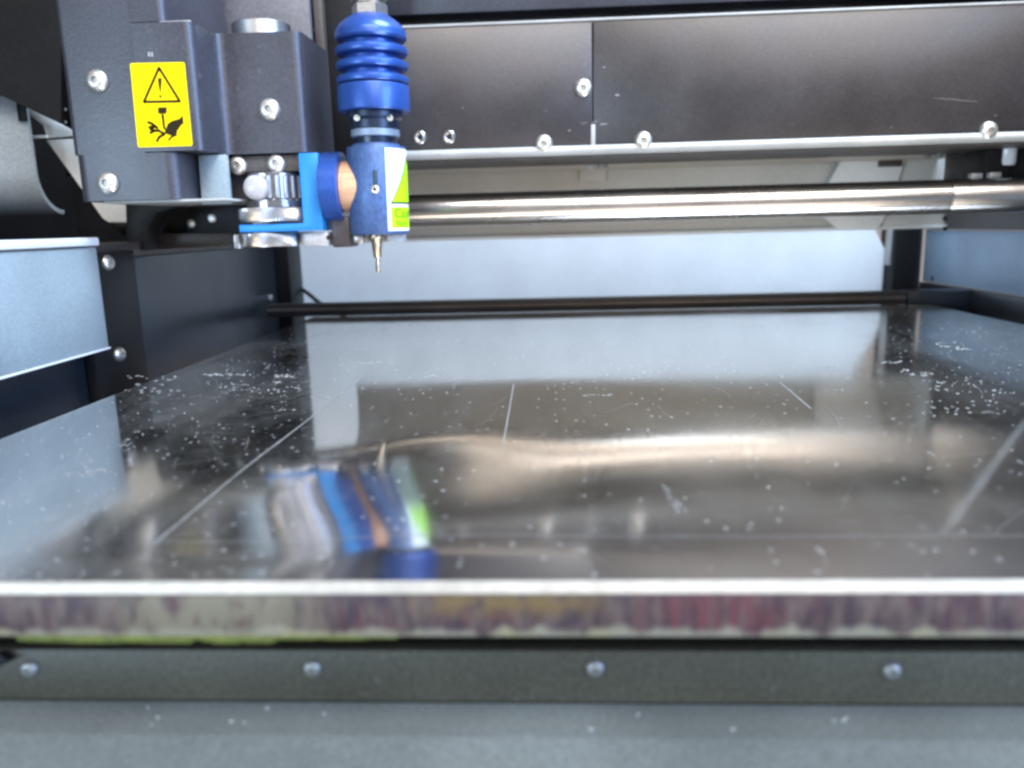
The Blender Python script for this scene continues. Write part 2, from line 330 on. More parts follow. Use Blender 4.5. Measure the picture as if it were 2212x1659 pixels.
# corner posts
post = thing('corner_post', 'black upright post in the corner left of the white back panel', 'post', (-163, 450, -30), 'black corner posts')
a = at(566, 600, 430).x; b = at(626, 600, 430).x
box('post_body', a, b, 430, 452, -30, 120, M_black, post)
s = at(571, 563, 429.6); box('bolt', s.x-2.2, s.x+2.2, 427.5, 430.2, s.z-1.2, s.z+1.2, M_whitelip, post, 0.6)
post = thing('corner_post', 'black upright post right of the white back panel', 'post', (200, 470, -30), 'black corner posts')
box('post_body', 191.5, 206.5, 462, 482, -30, 130, M_black, post)
box('post_flange', 190.6, 192.0, 466, 473.6, 14, 60, M_greymetal, post, 0.2)
# left side wall
lw = thing('left_side_wall', 'blue black lower side wall left of the table', 'wall', (-151, 280, -40))
box('wall_panel', -154, -150, 60, 428, -60, 34.3, M_black_gloss, lw)
box('wall_top_rail', -156, -149.3, 60, 428, 34.4, 39.5, M_brown, lw, 0.5)
box('upper_panel', -290, -286, 60, 478, -60, 240, M_black, lw)
box('rear_filler', -285.9, -156, 476.3, 480, -60, 240, M_black, lw)
box('wall_shelf', -286, -154.2, 60, 476, 36, 39.0, M_black, lw)
s = at(556, 643, 415); box('clip', -150.2, -148.5, 413, 417, s.z-1.3, s.z+1.3, M_greymetal, lw, 0.4)
# right side wall
rw = thing('right_side_wall', 'slate blue side wall right of the table', 'wall', (208, 350, -40))
bmw = bm_box(206, 209, 120, 458, 5.5, 33.5, 0.3)
finish('wall_panel', bmw, M_right, rw)
box('base_rail', 204.5, 209, 120, 458, -60, 5.0, M_black_gloss, rw, 0.4)
box('upper_rail', 203.0, 209, 120, 458, 34.0, 47, M_brown, rw, 0.4)
box('upper_panel', 206, 209, 120, 458, 47.2, 140, M_brown, rw, 0.4)
s = at(1993, 618, 432); lathe('hole', [(1.4, 0), (1.4, 0.25), (0, 0.25)], (206.0-0.2, 446, 7.6), 'X', M_hole, rw, 20)
# top cover above, out of sight except in reflections
tc_ = thing('top_recess_panel', 'dark grey panel in the recess above the gantry', 'panel', (60, 330, 112))
box('recess_back', -200, 290, 330, 334, 66.3, 117.5, M_black, tc_)
box('upper_fascia', -200, 290, 310, 330.5, 118.2, 190, M_head, tc_, 0.6)
# rear guide bar at the back of the table
rb = thing('rear_guide_bar', 'dark brown guide bar along the back edge of the table', 'bar', (15, 405, 0))
box('bar_body', -147.5, 174, 402, 408, -1.6, 5.2, M_brown, rb, 0.8)
lathe('bar_ridge', [(1.0, -160), (1.0, 160)], (13.5, 402, 1.8), 'X', mat('brown satin ridge', (0.2, 0.16, 0.13), 0.35, metal=0.5), rb, 16)
box('end_bracket', 174.2, 206, 401, 412, -8, 5.0, M_black_gloss, rb, 0.6)
# cable at left of back panel
tag(finish('cable', bm_tube(spline([at(600, 578, 455), at(640, 615, 452), at(668, 636, 450), at(692, 655, 447), at(740, 682, 440), at(790, 720, 430)]), 1.15), M_black), 'thin black cable slanting down in front of the white back panel', 'cable')

# ------------------------------------------------------------------ rear cream channel
rc = thing('rear_channel', 'cream sheet metal channel running behind the steel tube', 'channel', (20, 391, 34))
z0 = 35.6
box('channel_web', -100, 184.2, 391, 393, z0, 90, M_cream, rc, 0.2)
box('lower_flange', -100, 184.2, 388.6, 390.9, z0-0.2, z0+1.4, M_creamlight, rc, 0.3)
box('upper_flange', -100, 178, 350, 390.8, 66.4, 68.2, M_cream, rc, 0.3)
g = thing('gusset_bracket', 'pale cream angled bracket behind the right end of the tube', 'bracket', (155, 388, 36), 'cream gusset brackets')
prism('bracket_plate', flat([(1826, 330), (1784, 405), (1778, 470), (1810, 497), (1892, 497), (1906, 478), (1930, 420), (1958, 330)], 387), 386, 388.4, M_creamlight, g, bev=0.25)
prism('bracket_face', flat([(1959, 330), (1908, 478), (1905, 490), (2036, 487), (2044, 330)], 389.4), 389.2, 390.8, M_cream, g, bev=0.2)
for y in (405, 345):
    pass
for y in (472, 494):
    p = at(2040, y, 389); lathe('rivet', [(1.1, 0), (1.0, 0.5), (0, 0.7)], (p.x, 388.5, p.z), '-Y', M_black, g, 14)
p0, p1 = at(1898, 345, 385), at(1948, 352, 385)
box('clip_plate', p0.x, p1.x, 384, 385.8, p1.z-1.5, p0.z+2, M_brown, g, 0.2)
p = at(1283, 375, 380); box('mounting_tab', p.x-6.5, p.x+6.5, 388.5, 390.8, p.z-3, p.z+4, M_cream, rc, 1.0)
p = at(1302, 358, 350); lathe('bolt', [(3.6, 0), (3.6, 1), (2.3, 1.1), (2.3, 2.6), (0, 2.8)], (p.x, 350, p.z+2.0), '-Z', M_greymetal, rc, 20)
p = at(1275, 365, 350); lathe('stud', [(1.6, 0), (1.6, 1.6), (0, 2.2)], (p.x, 350, p.z+1.6), '-Z', M_whitelip, rc, 16)
for xx in (2003, 2028):
    p = at(xx, 338, 350); lathe('stud', [(2.0, 0), (2.0, 1.4), (1.0, 2.2), (0, 2.3)], (p.x, 350, p.z+1.8), '-Z', M_alu, rc, 16)

# ------------------------------------------------------------------ guide tube
tb = thing('guide_tube', 'polished steel guide tube running across behind the spindle', 'tube', (60, 315, 48.5))
lathe('tube_body', [(6.3, -230), (6.3, 88)], (60, 315, 48.2), 'X', M_steel, tb, 64)
lathe('end_sleeve', [(6.31, 0), (6.33, 0.1), (6.33, 50)], (148.2, 315, 48.2), 'X', mat('worn sleeve steel', (0.54, 0.53, 0.51), 0.30, metal=1, grain=0.06, smear=0.05), tb, 64)

# ------------------------------------------------------------------ gantry
gt = thing('gantry_beam', 'black gantry cover beam with screws and a light lower lip', 'gantry', (60, 300, 68))
GY = 297.0
XS = 15.2
def gpanel(x0, x1): return bm_box(x0, x1, GY, GY+4, 69.6, 110.6, 0.35)
finish('cover_panel', gpanel(-150, XS-0.22), M_gantry, gt)
finish('cover_panel', gpanel(XS+0.22, 290), M_gantry, gt)
box('seam_strip', XS-0.3, XS+0.3, GY+1.1, GY+3, 76.5, 110, M_black, gt, 0)
box('slit_light_strip', XS-0.75, XS+0.75, GY-0.25, GY+2, 68.6, 76.3, M_lip, gt, 0.15)  # pale strip in place of light showing through the seam gap
box('top_edge', -150, 290, GY-0.5, GY+3, 110.7, 111.6, M_lip, gt, 0.35)
lathe('lower_lip', [(1.75, -220), (1.75, 220)], (70, GY+0.6, 67.6), 'X', M_lip, gt, 24)
box('lip_return', -150, 290, GY+0.8, GY+40, 65.2, 66.0, M_brown, gt, 0)
box('beam_core', -150, 290, GY+4.2, GY+30, 66.2, 110, M_black, gt, 0)
for x, y in ((1260, 190), (1175, 310), (1390, 303), (2135, 282)):
    p = at(x, y, GY); screw(3.1, (p.x, GY, p.z), gt)
for x, y in ((907, 297), (970, 296)):
    p = at(x, y, GY)
    bu = lathe('bushing', [(1.0, -1.2), (1.0, 0.5), (1.3, 0.7), (1.9, 0.7), (2.3, 0.3), (2.35, -0.3)], (p.x, GY, p.z), '-Y', M_alu, gt, 28)
    lathe('bore', [(1.02, 0), (1.02, 0.25), (0, 0.25)], (p.x, GY, p.z), '-Y', M_hole, bu, 20)
# small chips and a scratch in the paint
def chip(x, y, w, h, a=0.0):
    p = at(x, y, GY); pts = []
    for i in range(9):
        t = 2*math.pi*i/9; r = 0.7+0.5*random.random()
        u, v = w*r*math.cos(t), h*r*math.sin(t)
        pts.append((p.x+u*math.cos(a)-v*math.sin(a), p.z+u*math.sin(a)+v*math.cos(a)))
    return bm_prism(pts, GY-0.06, GY+0.05)
chips = None
for c in ((1305, 145, .5, .25), (1333, 205, 1.0, .3), (1305, 268, 1.4, .25), (1285, 263, 1.6, .12, .2), (1262, 266, 1.5, .1, .1), (1000, 233, .3, .3), (2035, 300, .8, .15, .2), (1925, 275, .3, .15), (2050, 214, 5, .08, -.09), (2088, 218, 4, .07, -.1), (1230, 282, .5, .25, .5), (1180, 240, .2, .2), (1750, 120, .3, .1), (2150, 250, .6, .1)):
    chips = join(chips, chip(*c))
finish('paint_chips', chips, mat('chipped grey paint', (0.22, 0.20, 0.20), 0.5), gt, kind='stuff')
# foot block and cable gland at the right end, below the beam
fb = thing('end_block', 'black end block above the right end of the steel tube', 'block', (172, 318, 56))
p0, p1 = at(2119, 325, 322), at(2166, 384, 322)
box('block_body', p0.x, p1.x, 318, 334, p1.z, p0.z+4, M_black, fb, 0.5)
box('mounting_plate', at(2048, 350, 345).x, 215, 344, 348, 47, 70, M_brown, fb, 0.3)
for x, y in ((2108, 380), (2148, 378)):
    p = at(x, y, 316); box('clip', p.x-2.2, p.x+2.2, 315, 317.8, p.z-1, p.z+1, M_greymetal, fb, 0.4)
p = at(2187, 340, 316); lathe('gland', [(3.3, 4), (3.3, -1.5), (2.9, -2.6), (0, -2.9)], (p.x, 320, p.z), 'Z', M_plastic, fb, 24)
box('side_block', at(2166, 350, 325).x+0.3, 230, 324, 336, at(2180, 384, 322).z, 70, M_black, fb, 0.5)

# ------------------------------------------------------------------ left cover plate and clutter beside it
lp = thing('side_cover_plate', 'pale blue grey side plate with a white top lip at left', 'plate', (-142, 200, 8))
box('plate', -143.5, -140, 60, 242, 7.6, 38.6, M_blueplate, lp, 0.5)
box('top_lip', -146.5, -139.2, 60, 242.6, 39.0, 41.5, M_whitelip, lp, 0.5)
box('bottom_edge', -143.8, -139.6, 60, 242.4, 6.9, 7.5, M_whitelip, lp, 0.2)
sp_ = thing('side_flange', 'black end flange with two bright screws beside the pale side plate', 'flange', (-147, 262, -20))
box('flange_plate', -149.4, -146, 243.5, 275, -30, 36.8, M_black, sp_, 0.4)
for z in (33.2, 2.6):
    screw(2.6, (-145.9, 257.3, z), sp_, (0, 0, R(78)))
ms = thing('reflection_panel', 'made-up pale panel for a window reflection behind the side plate at far left', 'housing', (-205, 300, 40))  # made-up panel for a pale window reflection, curved so its foot goes dark
hy = 291.0; zt_, zc_ = at(10, 196, hy).z, at(30, 372, hy).z; rad = 15.0
hp = [(hy, zt_), (hy, zc_)] + [(hy+rad-rad*math.cos(R(a_)), zc_-rad*math.sin(R(a_))) for a_ in range(8, 89, 8)] + [(hy+rad, zc_-rad+1.5)]
hp += [(hy+rad-(rad-1.5)*math.cos(R(a_)), zc_-(rad-1.5)*math.sin(R(a_))) for a_ in range(80, 0, -8)] + [(hy+1.5, zc_), (hy+1.5, zt_)]
prism('reflection_cover', hp, -300, at(68, 320, hy).x, mat('pale blue grey reflection tone', (0.34, 0.385, 0.41), 0.4, grain=0.2, smear=0.1), ms, plane='YZ')
prism('upper_shroud', flat([(-160, -60), (-160, 195), (0, 205), (132, 268), (132, -60)], 284), 284, 286, M_black, ms)
box('strip', at(38, 240, 290).x, at(55, 240, 290).x, 289.6, 290.9, at(45, 262, 290).z, at(45, 212, 290).z, M_black, ms, 0.2)
gl = thing('gusset_bracket', 'pale cream angled bracket half hidden behind the left head cover', 'bracket', (-150, 330, 45), 'cream gusset brackets')
prism('bracket_arm', flat([(56, 222), (84, 226), (112, 258), (160, 285), (170, 292), (102, 298), (92, 270), (66, 250)], 300), 300, 301.5, M_creamlight, gl, bev=0.2)
prism('bracket_plate', flat([(100, 303), (150, 300), (330, 300), (330, 480), (235, 480), (222, 472), (150, 372)], 304), 304, 306, M_creamlight, gl, bev=0.25)
prism('ledge', flat([(66, 293), (98, 292), (98, 298), (66, 299)], 298), 298, 300, M_whitelip, gl, bev=0.2)
for y in (229, 257):
    prism('rib', flat([(96, y), (140, y+4), (140, y+9), (96, y+4)], 303), 303, 304.5, M_greymetal, gl, bev=0.15)

# ------------------------------------------------------------------ table
bd = thing('engraving_table', 'polished scratched sheet table with a stained front edge', 'table', (29.5, 236, -7))
bm = bmesh.new(); nx, ny = 150, 150
X0, X1, Y0, Y1 = -118.0, 177.5, 89.2, 385.5
def g2(x, y, cx, cy, sx_, sy_): return math.exp(-((x-cx)/sx_)**2 - ((y-cy)/sy_)**2)
def height(x, y):
    h = 0.0
    h += -0.008*math.exp(-((x+2)/20)**2)*(y-135)*math.exp(-((y-130)/60)**2)          # pressed hollow in the middle
    h -= 0.0040*(x+30)*(y-118)*g2(x, y, -32, 118, 20, 26)                            # twist in front of the head
    h += 0.03*math.sin(x/31+0.4)*math.sin(y/27)
    return h
grid = [[bm.verts.new((X0+(X1-X0)*i/nx, Y0+(Y1-Y0)*j/ny, 0)) for i in range(nx+1)] for j in range(ny+1)]
for row in grid:
    for v in row:
        e = min(1, (v.co.x-X0)/8, (X1-v.co.x)/8, (v.co.y-Y0)/8, (Y1-v.co.y)/8)
        v.co.z = height(v.co.x, v.co.y)*max(0, e)
for j in range(ny):
    for i in range(nx): bm.faces.new((grid[j][i], grid[j][i+1], grid[j+1][i+1], grid[j+1][i]))
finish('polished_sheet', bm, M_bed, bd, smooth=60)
box('sheet_core', X0, X1, Y0+0.3, Y1, -6.9, -1.6, M_greymetal, bd, 0)
prism('bevelled_edge', [(88.45, -1.40), (88.3, -1.2), (88.75, -0.1), (89.25, 0.0), (89.25, -1.55)], X0, X1, mat('bright bevelled edge', (0.50, 0.465, 0.39), 0.36, metal=0.25, grain=0.12, gscale=500, smear=0.12), bd, plane='YZ')
box('stained_edge', X0, X1, 88.6, 89.4, -7.0, -1.6, M_residue, bd, 0.12)
rs = None
for i in range(60):
    x = random.uniform(-68, -33) if i < 44 else random.uniform(-33, -22); rr_ = random.uniform(.6, 1.6)
    rs = bm_box(x-1.6*rr_, x+1.6*rr_, 88.5+random.random()*.3, 89.5, -7.0-random.uniform(.5, 1.1)*(1 if x < -35 else .5), -6.95, 0.15, 1, rs)
finish('residue_beads', rs, M_green, bd, kind='stuff')
box('table_frame', X0+4, X1-4, 101, Y1-4, -14, -8.2, M_black, bd, 0.3)
# scribed lines on the sheet
def line(p0, p1, wd=0.35, z=0.12):
    a, b = Vector((p0[0], p0[1], 0)), Vector((p1[0], p1[1], 0)); n = (b-a).cross(Vector((0, 0, 1))).normalized()*wd/2
    k = max(2, int((b-a).length/2)); bb = bmesh.new(); L_, R_ = [], []
    for i in range(k+1):
        q = a.lerp(b, i/k); e = min(1, (q.x-X0)/8, (X1-q.x)/8, (q.y-Y0)/8, (Y1-q.y)/8); hh = height(q.x, q.y)*max(0, e)+0.03
        L_.append(bb.verts.new((q.x-n.x, q.y-n.y, hh))); R_.append(bb.verts.new((q.x+n.x, q.y+n.y, hh)))
    for i in range(k): bb.faces.new((L_[i], R_[i], R_[i+1], L_[i+1]))
    return finish('scribed_line', bb, M_line, bd)
line((-56, 102.6), (-55.4, 231), .34)
line((-56, 102.6), (120, 102.4), .16)
line((-10.9, 210), (-10.2, 151), .28)
line((58.6, 206), (57.2, 176), .3)
sc_ = bmesh.new()
for i in range(110):                                   # hairline scratches crossing the sheet
    x, y = random.uniform(X0+6, X1-6), random.uniform(Y0+4, Y1-30); t = random.gauss(1.2, 0.7); l_ = random.uniform(4, 26); w_ = random.uniform(.03, .09); c_ = random.uniform(-.02, .02)
    pl = []; q = Vector((x, y))
    for k in range(7):
        pl.append(q.copy()); q = q + Vector((math.cos(t), math.sin(t)))*l_/6; t += c_*6
    if any(not (X0+2 < p_.x < X1-2 and Y0+2 < p_.y < Y1-2) for p_ in pl): continue
    n = Vector((-math.sin(t), math.cos(t)))*w_/2
    A = [sc_.verts.new((p_.x-n.x, p_.y-n.y, height(p_.x, p_.y)*max(0, min(1, (p_.x-X0)/8, (X1-p_.x)/8, (p_.y-Y0)/8, (Y1-p_.y)/8))+.025)) for p_ in pl]
    B = [sc_.verts.new((p_.x+n.x, p_.y+n.y, height(p_.x, p_.y)*max(0, min(1, (p_.x-X0)/8, (X1-p_.x)/8, (p_.y-Y0)/8, (Y1-p_.y)/8))+.025)) for p_ in pl]
    for k in range(6): sc_.faces.new((A[k], A[k+1], B[k+1], B[k]))
finish('hairline_scratches', sc_, mat('fine scratch', (0.16, 0.16, 0.15), 0.5), bd, kind='stuff')
def on_bed(x, y):
    d = ROT @ Vector(((x-1106)/1720, -(y-829.5)/1720, -1)); q = Vector((0, 0, CAMH)) + d*(-CAMH/d.z); return q.x, q.y
def bed_z(x, y):
    e = min(1, (x-X0)/8, (X1-x)/8, (y-Y0)/8, (Y1-y)/8); return height(x, y)*max(0, e)
def crumb(b, x, y, rx, ry, rz):
    z = bed_z(x, y); t = random.random()*6.28
    P = [b.verts.new((x+rx*math.cos(t+k*1.257)*random.uniform(.6, 1.2), y+ry*math.sin(t+k*1.257)*random.uniform(.6, 1.2), z-0.03)) for k in range(5)]
    T = b.verts.new((x+rx*random.uniform(-.3, .3), y+ry*random.uniform(-.3, .3), z+rz))
    for k in range(5): b.faces.new((P[k], P[(k+1) % 5], T))
cr = bmesh.new()
for i in range(4200):                                  # loose swarf: thick on both sides of the sheet, sparse in the middle
    u = random.random()
    x = random.gauss(-82, 24) if u < .42 else (random.gauss(135, 28) if u < .80 else random.uniform(-110, 170))
    y = Y0 + (Y1-Y0)*random.random()**1.5
    if not (X0+1 < x < X1-1): continue
    k = random.choice((.03, .035, .045, .05, .06, .11)) * (1.0 + y/320 + (0.2 if y < 190 else 0))
    crumb(cr, x, y, k*random.uniform(.9, 2), k*random.uniform(.9, 2), k*random.uniform(.5, 1.6))
for (px, py, hw, hh, n) in ((472, 809, 30, 2, 26), (525, 809, 14, 2, 10), (612, 812, 24, 3, 16), (600, 826, 9, 2, 5), (930, 813, 12, 3, 9), (1290, 853, 30, 2, 14), (1925, 782, 22, 2, 14), (1990, 808, 28, 3, 16), (1955, 800, 10, 3, 6), (170, 1025, 34, 5, 26), (215, 1018, 26, 5, 18), (270, 960, 9, 12, 10), (800, 784, 44, 2, 20), (620, 885, 20, 2, 8), (2050, 745, 30, 5, 16), (2090, 752, 24, 4, 12), (560, 840, 90, 10, 30), (330, 830, 60, 20, 30), (2080, 860, 90, 40, 60)):
    for i in range(n):                                 # small heaps of pale chips
        x, y = on_bed(px+random.uniform(-hw, hw), py+random.uniform(-hh, hh)); f = y/190
        crumb(cr, x, y, random.uniform(.25, .8)*f, random.uniform(.3, .9)*f, random.uniform(.04, .16)*f)
for i in range(70):                                    # pale crumbs imitating the seam slit's warped reflection, right of the middle
    t = random.random(); x, y = on_bed(1432+40*t+random.uniform(-1, 1)*(5+9*t), 1045+62*t)
    crumb(cr, x, y, random.uniform(.12, .35), random.uniform(.3, .9), random.uniform(.02, .05))
finish('swarf', cr, mat('pale engraving swarf and slit reflection', (0.22, 0.22, 0.205), 0.8, grain=0.3), bd, smooth=0, kind='stuff')  # also holds the crumbs imitating the seam slit's reflection

# front apron and tray below
fa = thing('front_apron', 'dark apron strip with a row of small screws below the table edge', 'apron', (20, 106, -27))
box('apron_plate', -160, 190, 105, 108, -26.6, -18.3, M_front, fa, 0.3)
for x, y in ((65, 1443), (675, 1442), (1285, 1442), (1925, 1447)):
    p = at(x, y, 105); screw(1.35, (p.x, 105, p.z), fa)
p = at(-10, 1440, 104); prism('torn_tab', [(p.x-6, p.z-2.6), (p.x+2.8, p.z+1.2), (p.x+1.5, p.z+2.2), (p.x-6, p.z+1.6)], 103.4, 104.9, M_black, fa, bev=0.2)
tr = thing('base_tray', 'dusty grey tray floor in front of the dark apron', 'tray', (20, 70, -28))
prism('tray_floor', [(105, -26.7), (97.5, -26.7), (97.0, -26.75), (96.4, -26.95), (60, -33), (-60, -53), (-60, -56), (105, -56)], -400, 450, M_tray, tr, plane='YZ')  # front part bent down, a shape added to catch more light
fl = None
for i in range(14):
    x = random.uniform(-75, 75); y = random.uniform(97.5, 104); r_ = random.uniform(.10, .28)
    fl = bm_prism([(x+r_*math.cos(k*.9)*(1+random.random()*.6), y+r_*math.sin(k*.9)*.7) for k in range(7)], -26.72, -26.5, 'XY', bm=fl)
finish('dust_flecks', fl, mat('pale dust', (0.42, 0.45, 0.44), 0.8), tr, kind='stuff')
# machine floor under the table
mf = thing('machine_floor', 'dark machine floor underneath the table', 'floor', (20, 300, -60))
box('floor_sheet', -290, 300, 108.5, 476, -63, -60.2, M_black, mf, 0)

# ------------------------------------------------------------------ head cover (carriage)
hd = thing('head_cover', 'charcoal folded head cover with a yellow warning label', 'cover', (-105, 250, 52))
HY = 235.0
zt, zm, zb = 99.6, 65.6, 52.0
xl = -140.0
def profile_prism(pts, z0, z1): return pts
# upper folded plate: front face, step back, second face, return side
cover_pts = [(-118, 262), (-118, HY), (-100.4, HY), (-100.4, 251), (-74.4, 251), (-74.4, 280), (-76, 280), (-76, 262)]
bmc = bm_prism(cover_pts, zm, 100.6, 'XY')
vert = [e for e in bmc.edges if abs(e.verts[0].co.z-e.verts[1].co.z) > 5 and e.verts[0].co.y < 255 and e.verts[0].co.x > -110]
bmesh.ops.bevel(bmc, geom=vert, offset=3.0, segments=6, profile=0.5, affect='EDGES')
finish('step_cover', bmc, M_head, hd, smooth=50)
# left box
bmc = bm_prism([(xl, 280), (xl, HY+0.3), (-108.6, HY+0.3), (-108.6, 256), (-94.5, 256), (-94.5, 280)], zb, zm-0.3, 'XY')
vert = [e for e in bmc.edges if abs(e.verts[0].co.z-e.verts[1].co.z) > 5 and e.verts[0].co.y < 240]
bmesh.ops.bevel(bmc, geom=vert, offset=4.0, segments=8, profile=0.5, affect='EDGES')
finish('lower_box', bmc, M_head, hd, smooth=50)
bmc = bm_prism([(xl, 280), (xl, HY+0.3), (-118.05, HY+0.3), (-118.05, 280)], zm-0.3, 140, 'XY')
vert = [e for e in bmc.edges if abs(e.verts[0].co.z-e.verts[1].co.z) > 5 and e.verts[0].co.y < 240 and e.verts[0].co.x < -130]
bmesh.ops.bevel(bmc, geom=vert, offset=2.2, segments=6, profile=0.5, affect='EDGES')
finish('side_box', bmc, M_head, hd, smooth=50)
bmc = bm_prism([(-118.0, 280), (-118.0, HY+0.35), (-108.0, HY+0.35), (-108.0, 252), (-108, 280)], 100.9, 140, 'XY')
vert = [e for e in bmc.edges if abs(e.verts[0].co.z-e.verts[1].co.z) > 5 and e.verts[0].co.y < 240 and e.verts[0].co.x > -110]
bmesh.ops.bevel(bmc, geom=vert, offset=2.5, segments=6, profile=0.5, affect='EDGES')
finish('upper_box', bmc, M_head, hd, smooth=50)
# bright bare top edge of the folded cover
box('bare_edge', -110, -101, HY+0.6, HY+1.6, 100.55, 100.95, M_lip, hd, 0.1)
prism('side_plate', [(-107.4, 50.6), (-98.4, 50.6), (-98.4, 65.2), (-107.0, 65.2)], 246, 248, M_blueplate, hd, bev=0.25, label='pale grey blue small plate under the step of the cover')
box('bottom_flange', -133, -96, HY+2, 276, 51.3, 51.95, M_lip, hd, 0.1)
for x, y in ((210, 175), (233, 396)):
    p = at(x, y, HY); screw(3.25, (p.x, HY+0.2, p.z), hd)
p = at(583, 237, 251); screw(3.3, (p.x, 251, p.z), hd)
# top knob on the second box
p = at(565, 65, 263); lathe('top_knob', [(9.0, -4), (9.0, 4.6), (8.6, 5.0), (0, 5.0)], (p.x, 263, 100.6), 'Z', M_alu, hd, 64)
p = at(325, 117, HY)
ticks = bm_box(p.x-0.65, p.x-0.15, HY-0.05, HY+0.3, p.z-0.6, p.z+0.6, 0); ticks = bm_box(p.x+0.25, p.x+0.7, HY-0.05, HY+0.3, p.z-0.7, p.z+0.55, 0, 1, ticks)
finish('paint_nick', ticks, M_lip, hd)
# warning label
def zp(pts): return [(x/3.0, y/3.0) for x, y in pts]       # enlarged-view points to photo points
def lab(pts): return flat(zp(pts), HY)
cor = [(843, 410), (1196, 403), (1249, 945), (895, 955)]
bml = bm_prism(lab(cor), HY-0.12, HY+0.2)
vv = [e for e in bml.edges if abs(e.verts[0].co.y-e.verts[1].co.y) > 0.1]
bmesh.ops.bevel(bml, geom=vv, offset=0.6, segments=4, profile=0.5, affect='EDGES')
wl = finish('warning_label', bml, M_yellow, hd, label='yellow rectangular label with a warning triangle and a cut hand')
LY0, LY1 = HY-0.16, HY-0.08
def stroke(pts, wd, bm):
    P = [Vector(p) for p in lab(pts)]
    for a, b in zip(P, P[1:]):
        n = Vector((-(b-a).y, (b-a).x)).normalized()*wd/2; t = (b-a).normalized()*wd*0.25
        bm = bm_prism([tuple(a-n-t), tuple(b-n+t), tuple(b+n+t), tuple(a+n-t)], LY0, LY1, bm=bm)
    return bm
tri = stroke([(1032, 440), (934, 661), (1167, 657), (1032, 440)], 0.75, None)
finish('triangle_sign', tri, M_ink, wl)
ex = bm_prism(lab([(1024, 507), (1050, 506), (1047, 560), (1044, 597), (1038, 597), (1030, 560)]), LY0, LY1)
ex = bm_prism(lab([(1041+9*math.cos(k*.785), 625+10*math.sin(k*.785)) for k in range(8)]), LY0, LY1, bm=ex)
finish('exclamation_mark', ex, M_ink, wl)
cu = bm_prism(lab([(1024, 696), (1082, 695), (1083, 728), (1076, 738), (1032, 739), (1025, 730)]), LY0, LY1)
cu = bm_prism(lab([(1046, 742), (1064, 741), (1072, 820), (1080, 850), (1058, 832)]), LY0, LY1, bm=cu)
finish('cutter_symbol', cu, M_ink, wl)
ha = bm_prism(lab([(1090, 800), (1120, 782), (1165, 770), (1186, 746), (1192, 800), (1172, 816), (1150, 850), (1146, 882), (1122, 890), (1096, 914), (1086, 908), (1112, 880), (1080, 868), (1062, 872)]), LY0, LY1)
for st in ([(960, 792), (985, 800), (1012, 822)], [(968, 826), (1000, 820), (1022, 828)], [(976, 862), (1000, 848), (1030, 846), (1062, 866)], [(1018, 916), (1034, 888), (1066, 870)], [(975, 838), (996, 838)]):
    ha = stroke(st, 0.8, ha)
finish('cut_hand_symbol', ha, M_ink, wl)

# gantry saddle plate right behind the head
sd = thing('saddle_plate', 'grey saddle plate behind the head cover and silver knob', 'plate', (-85, 284, 70))
box('plate_face', -116, -80.6, 284, 288, 66, 140, mat('satin grey paint', (0.14, 0.13, 0.135), 0.4, grain=0.2, bump=0.1), sd, 0.4)
box('edge_rail', -79.6, -76.6, 286, 290, 62, 140, M_brown, sd, 0.3)
box('gap_shade_strip', -80.4, -58, 290.2, 292, 62, 140, M_black, sd, 0.1)  # black strip added for the gap and the shadow beside the spindle
box('catch_plate', at(688, 220, 282).x, at(704, 220, 282).x, 281.5, 283.5, at(700, 270, 282).z, at(700, 185, 282).z, M_greymetal, sd, 0.3)
box('catch_post', at(695, 300, 282).x, at(700, 300, 282).x, 281.5, 283, at(700, 332, 282).z, at(700, 272, 282).z, M_greymetal, sd, 0.3)
# arm under the head, black
ar = thing('support_arm', 'black curved arm hanging below the head cover', 'arm', (-120, 290, 40))
prism('arm_body', flat([(283, 440), (420, 445), (395, 448), (350, 462), (330, 490), (326, 540), (286, 540)], 290), 286, 296, M_black, ar, bev=0.4)
prism('arm_rail', flat([(326, 505), (505, 503), (505, 530), (330, 540)], 300), 299, 303, M_brown, ar, bev=0.3)
prism('dark_backing', flat([(284, 438), (640, 430), (640, 503), (284, 510)], 306), 304.5, 307, M_black, ar)
for x, y in ((410, 471), (362, 483)):
    p = at(x, y, 285); lathe('screw_tip', [(1.6, 0), (1.6, .6), (0, 1.0)], (p.x, 304.4, p.z), '-Y', M_chrome, ar, 14)

# ------------------------------------------------------------------ depth regulator
dr = thing('depth_regulator', 'silver depth regulator with knurled rings beside the blue bracket', 'regulator', (-88, 258, 38))
DX = at(590, 450, 258).x
def knurled(name, x, y, z0, z1, r, n=72, twist=5, parent=dr, m=M_alu):
    b = bmesh.new(); nz = 6; rings = []
    for j in range(nz+1):
        z = z0+(z1-z0)*j/nz; ring = []
        for i in range(n*2):
            t = math.pi*(i+twist*j/nz)/n; rad = r-(0.28 if i % 2 else 0)-(0.35 if j in (0, nz) else 0)
            ring.append(b.verts.new((x+rad*math.cos(t), y+rad*math.sin(t), z)))
        rings.append(ring)
    for A, B in zip(rings, rings[1:]):
        for i in range(n*2):
            k = (i+1) % (n*2); b.faces.new((A[i], A[k], B[k], B[i]))
    b.faces.new(rings[0]); b.faces.new(rings[-1]); bmesh.ops.recalc_face_normals(b, faces=b.faces[:])
    return finish(name, b, m, parent, smooth=25)
box('mount_block', -101.5, -76.8, 253, 266, 60.2, 65.2, M_brown, dr, 0.4)
for x, y in ((515, 357), (598, 353)):
    p = at(x, y, 252.9); screw(3.0, (p.x, 252.9, p.z), dr)
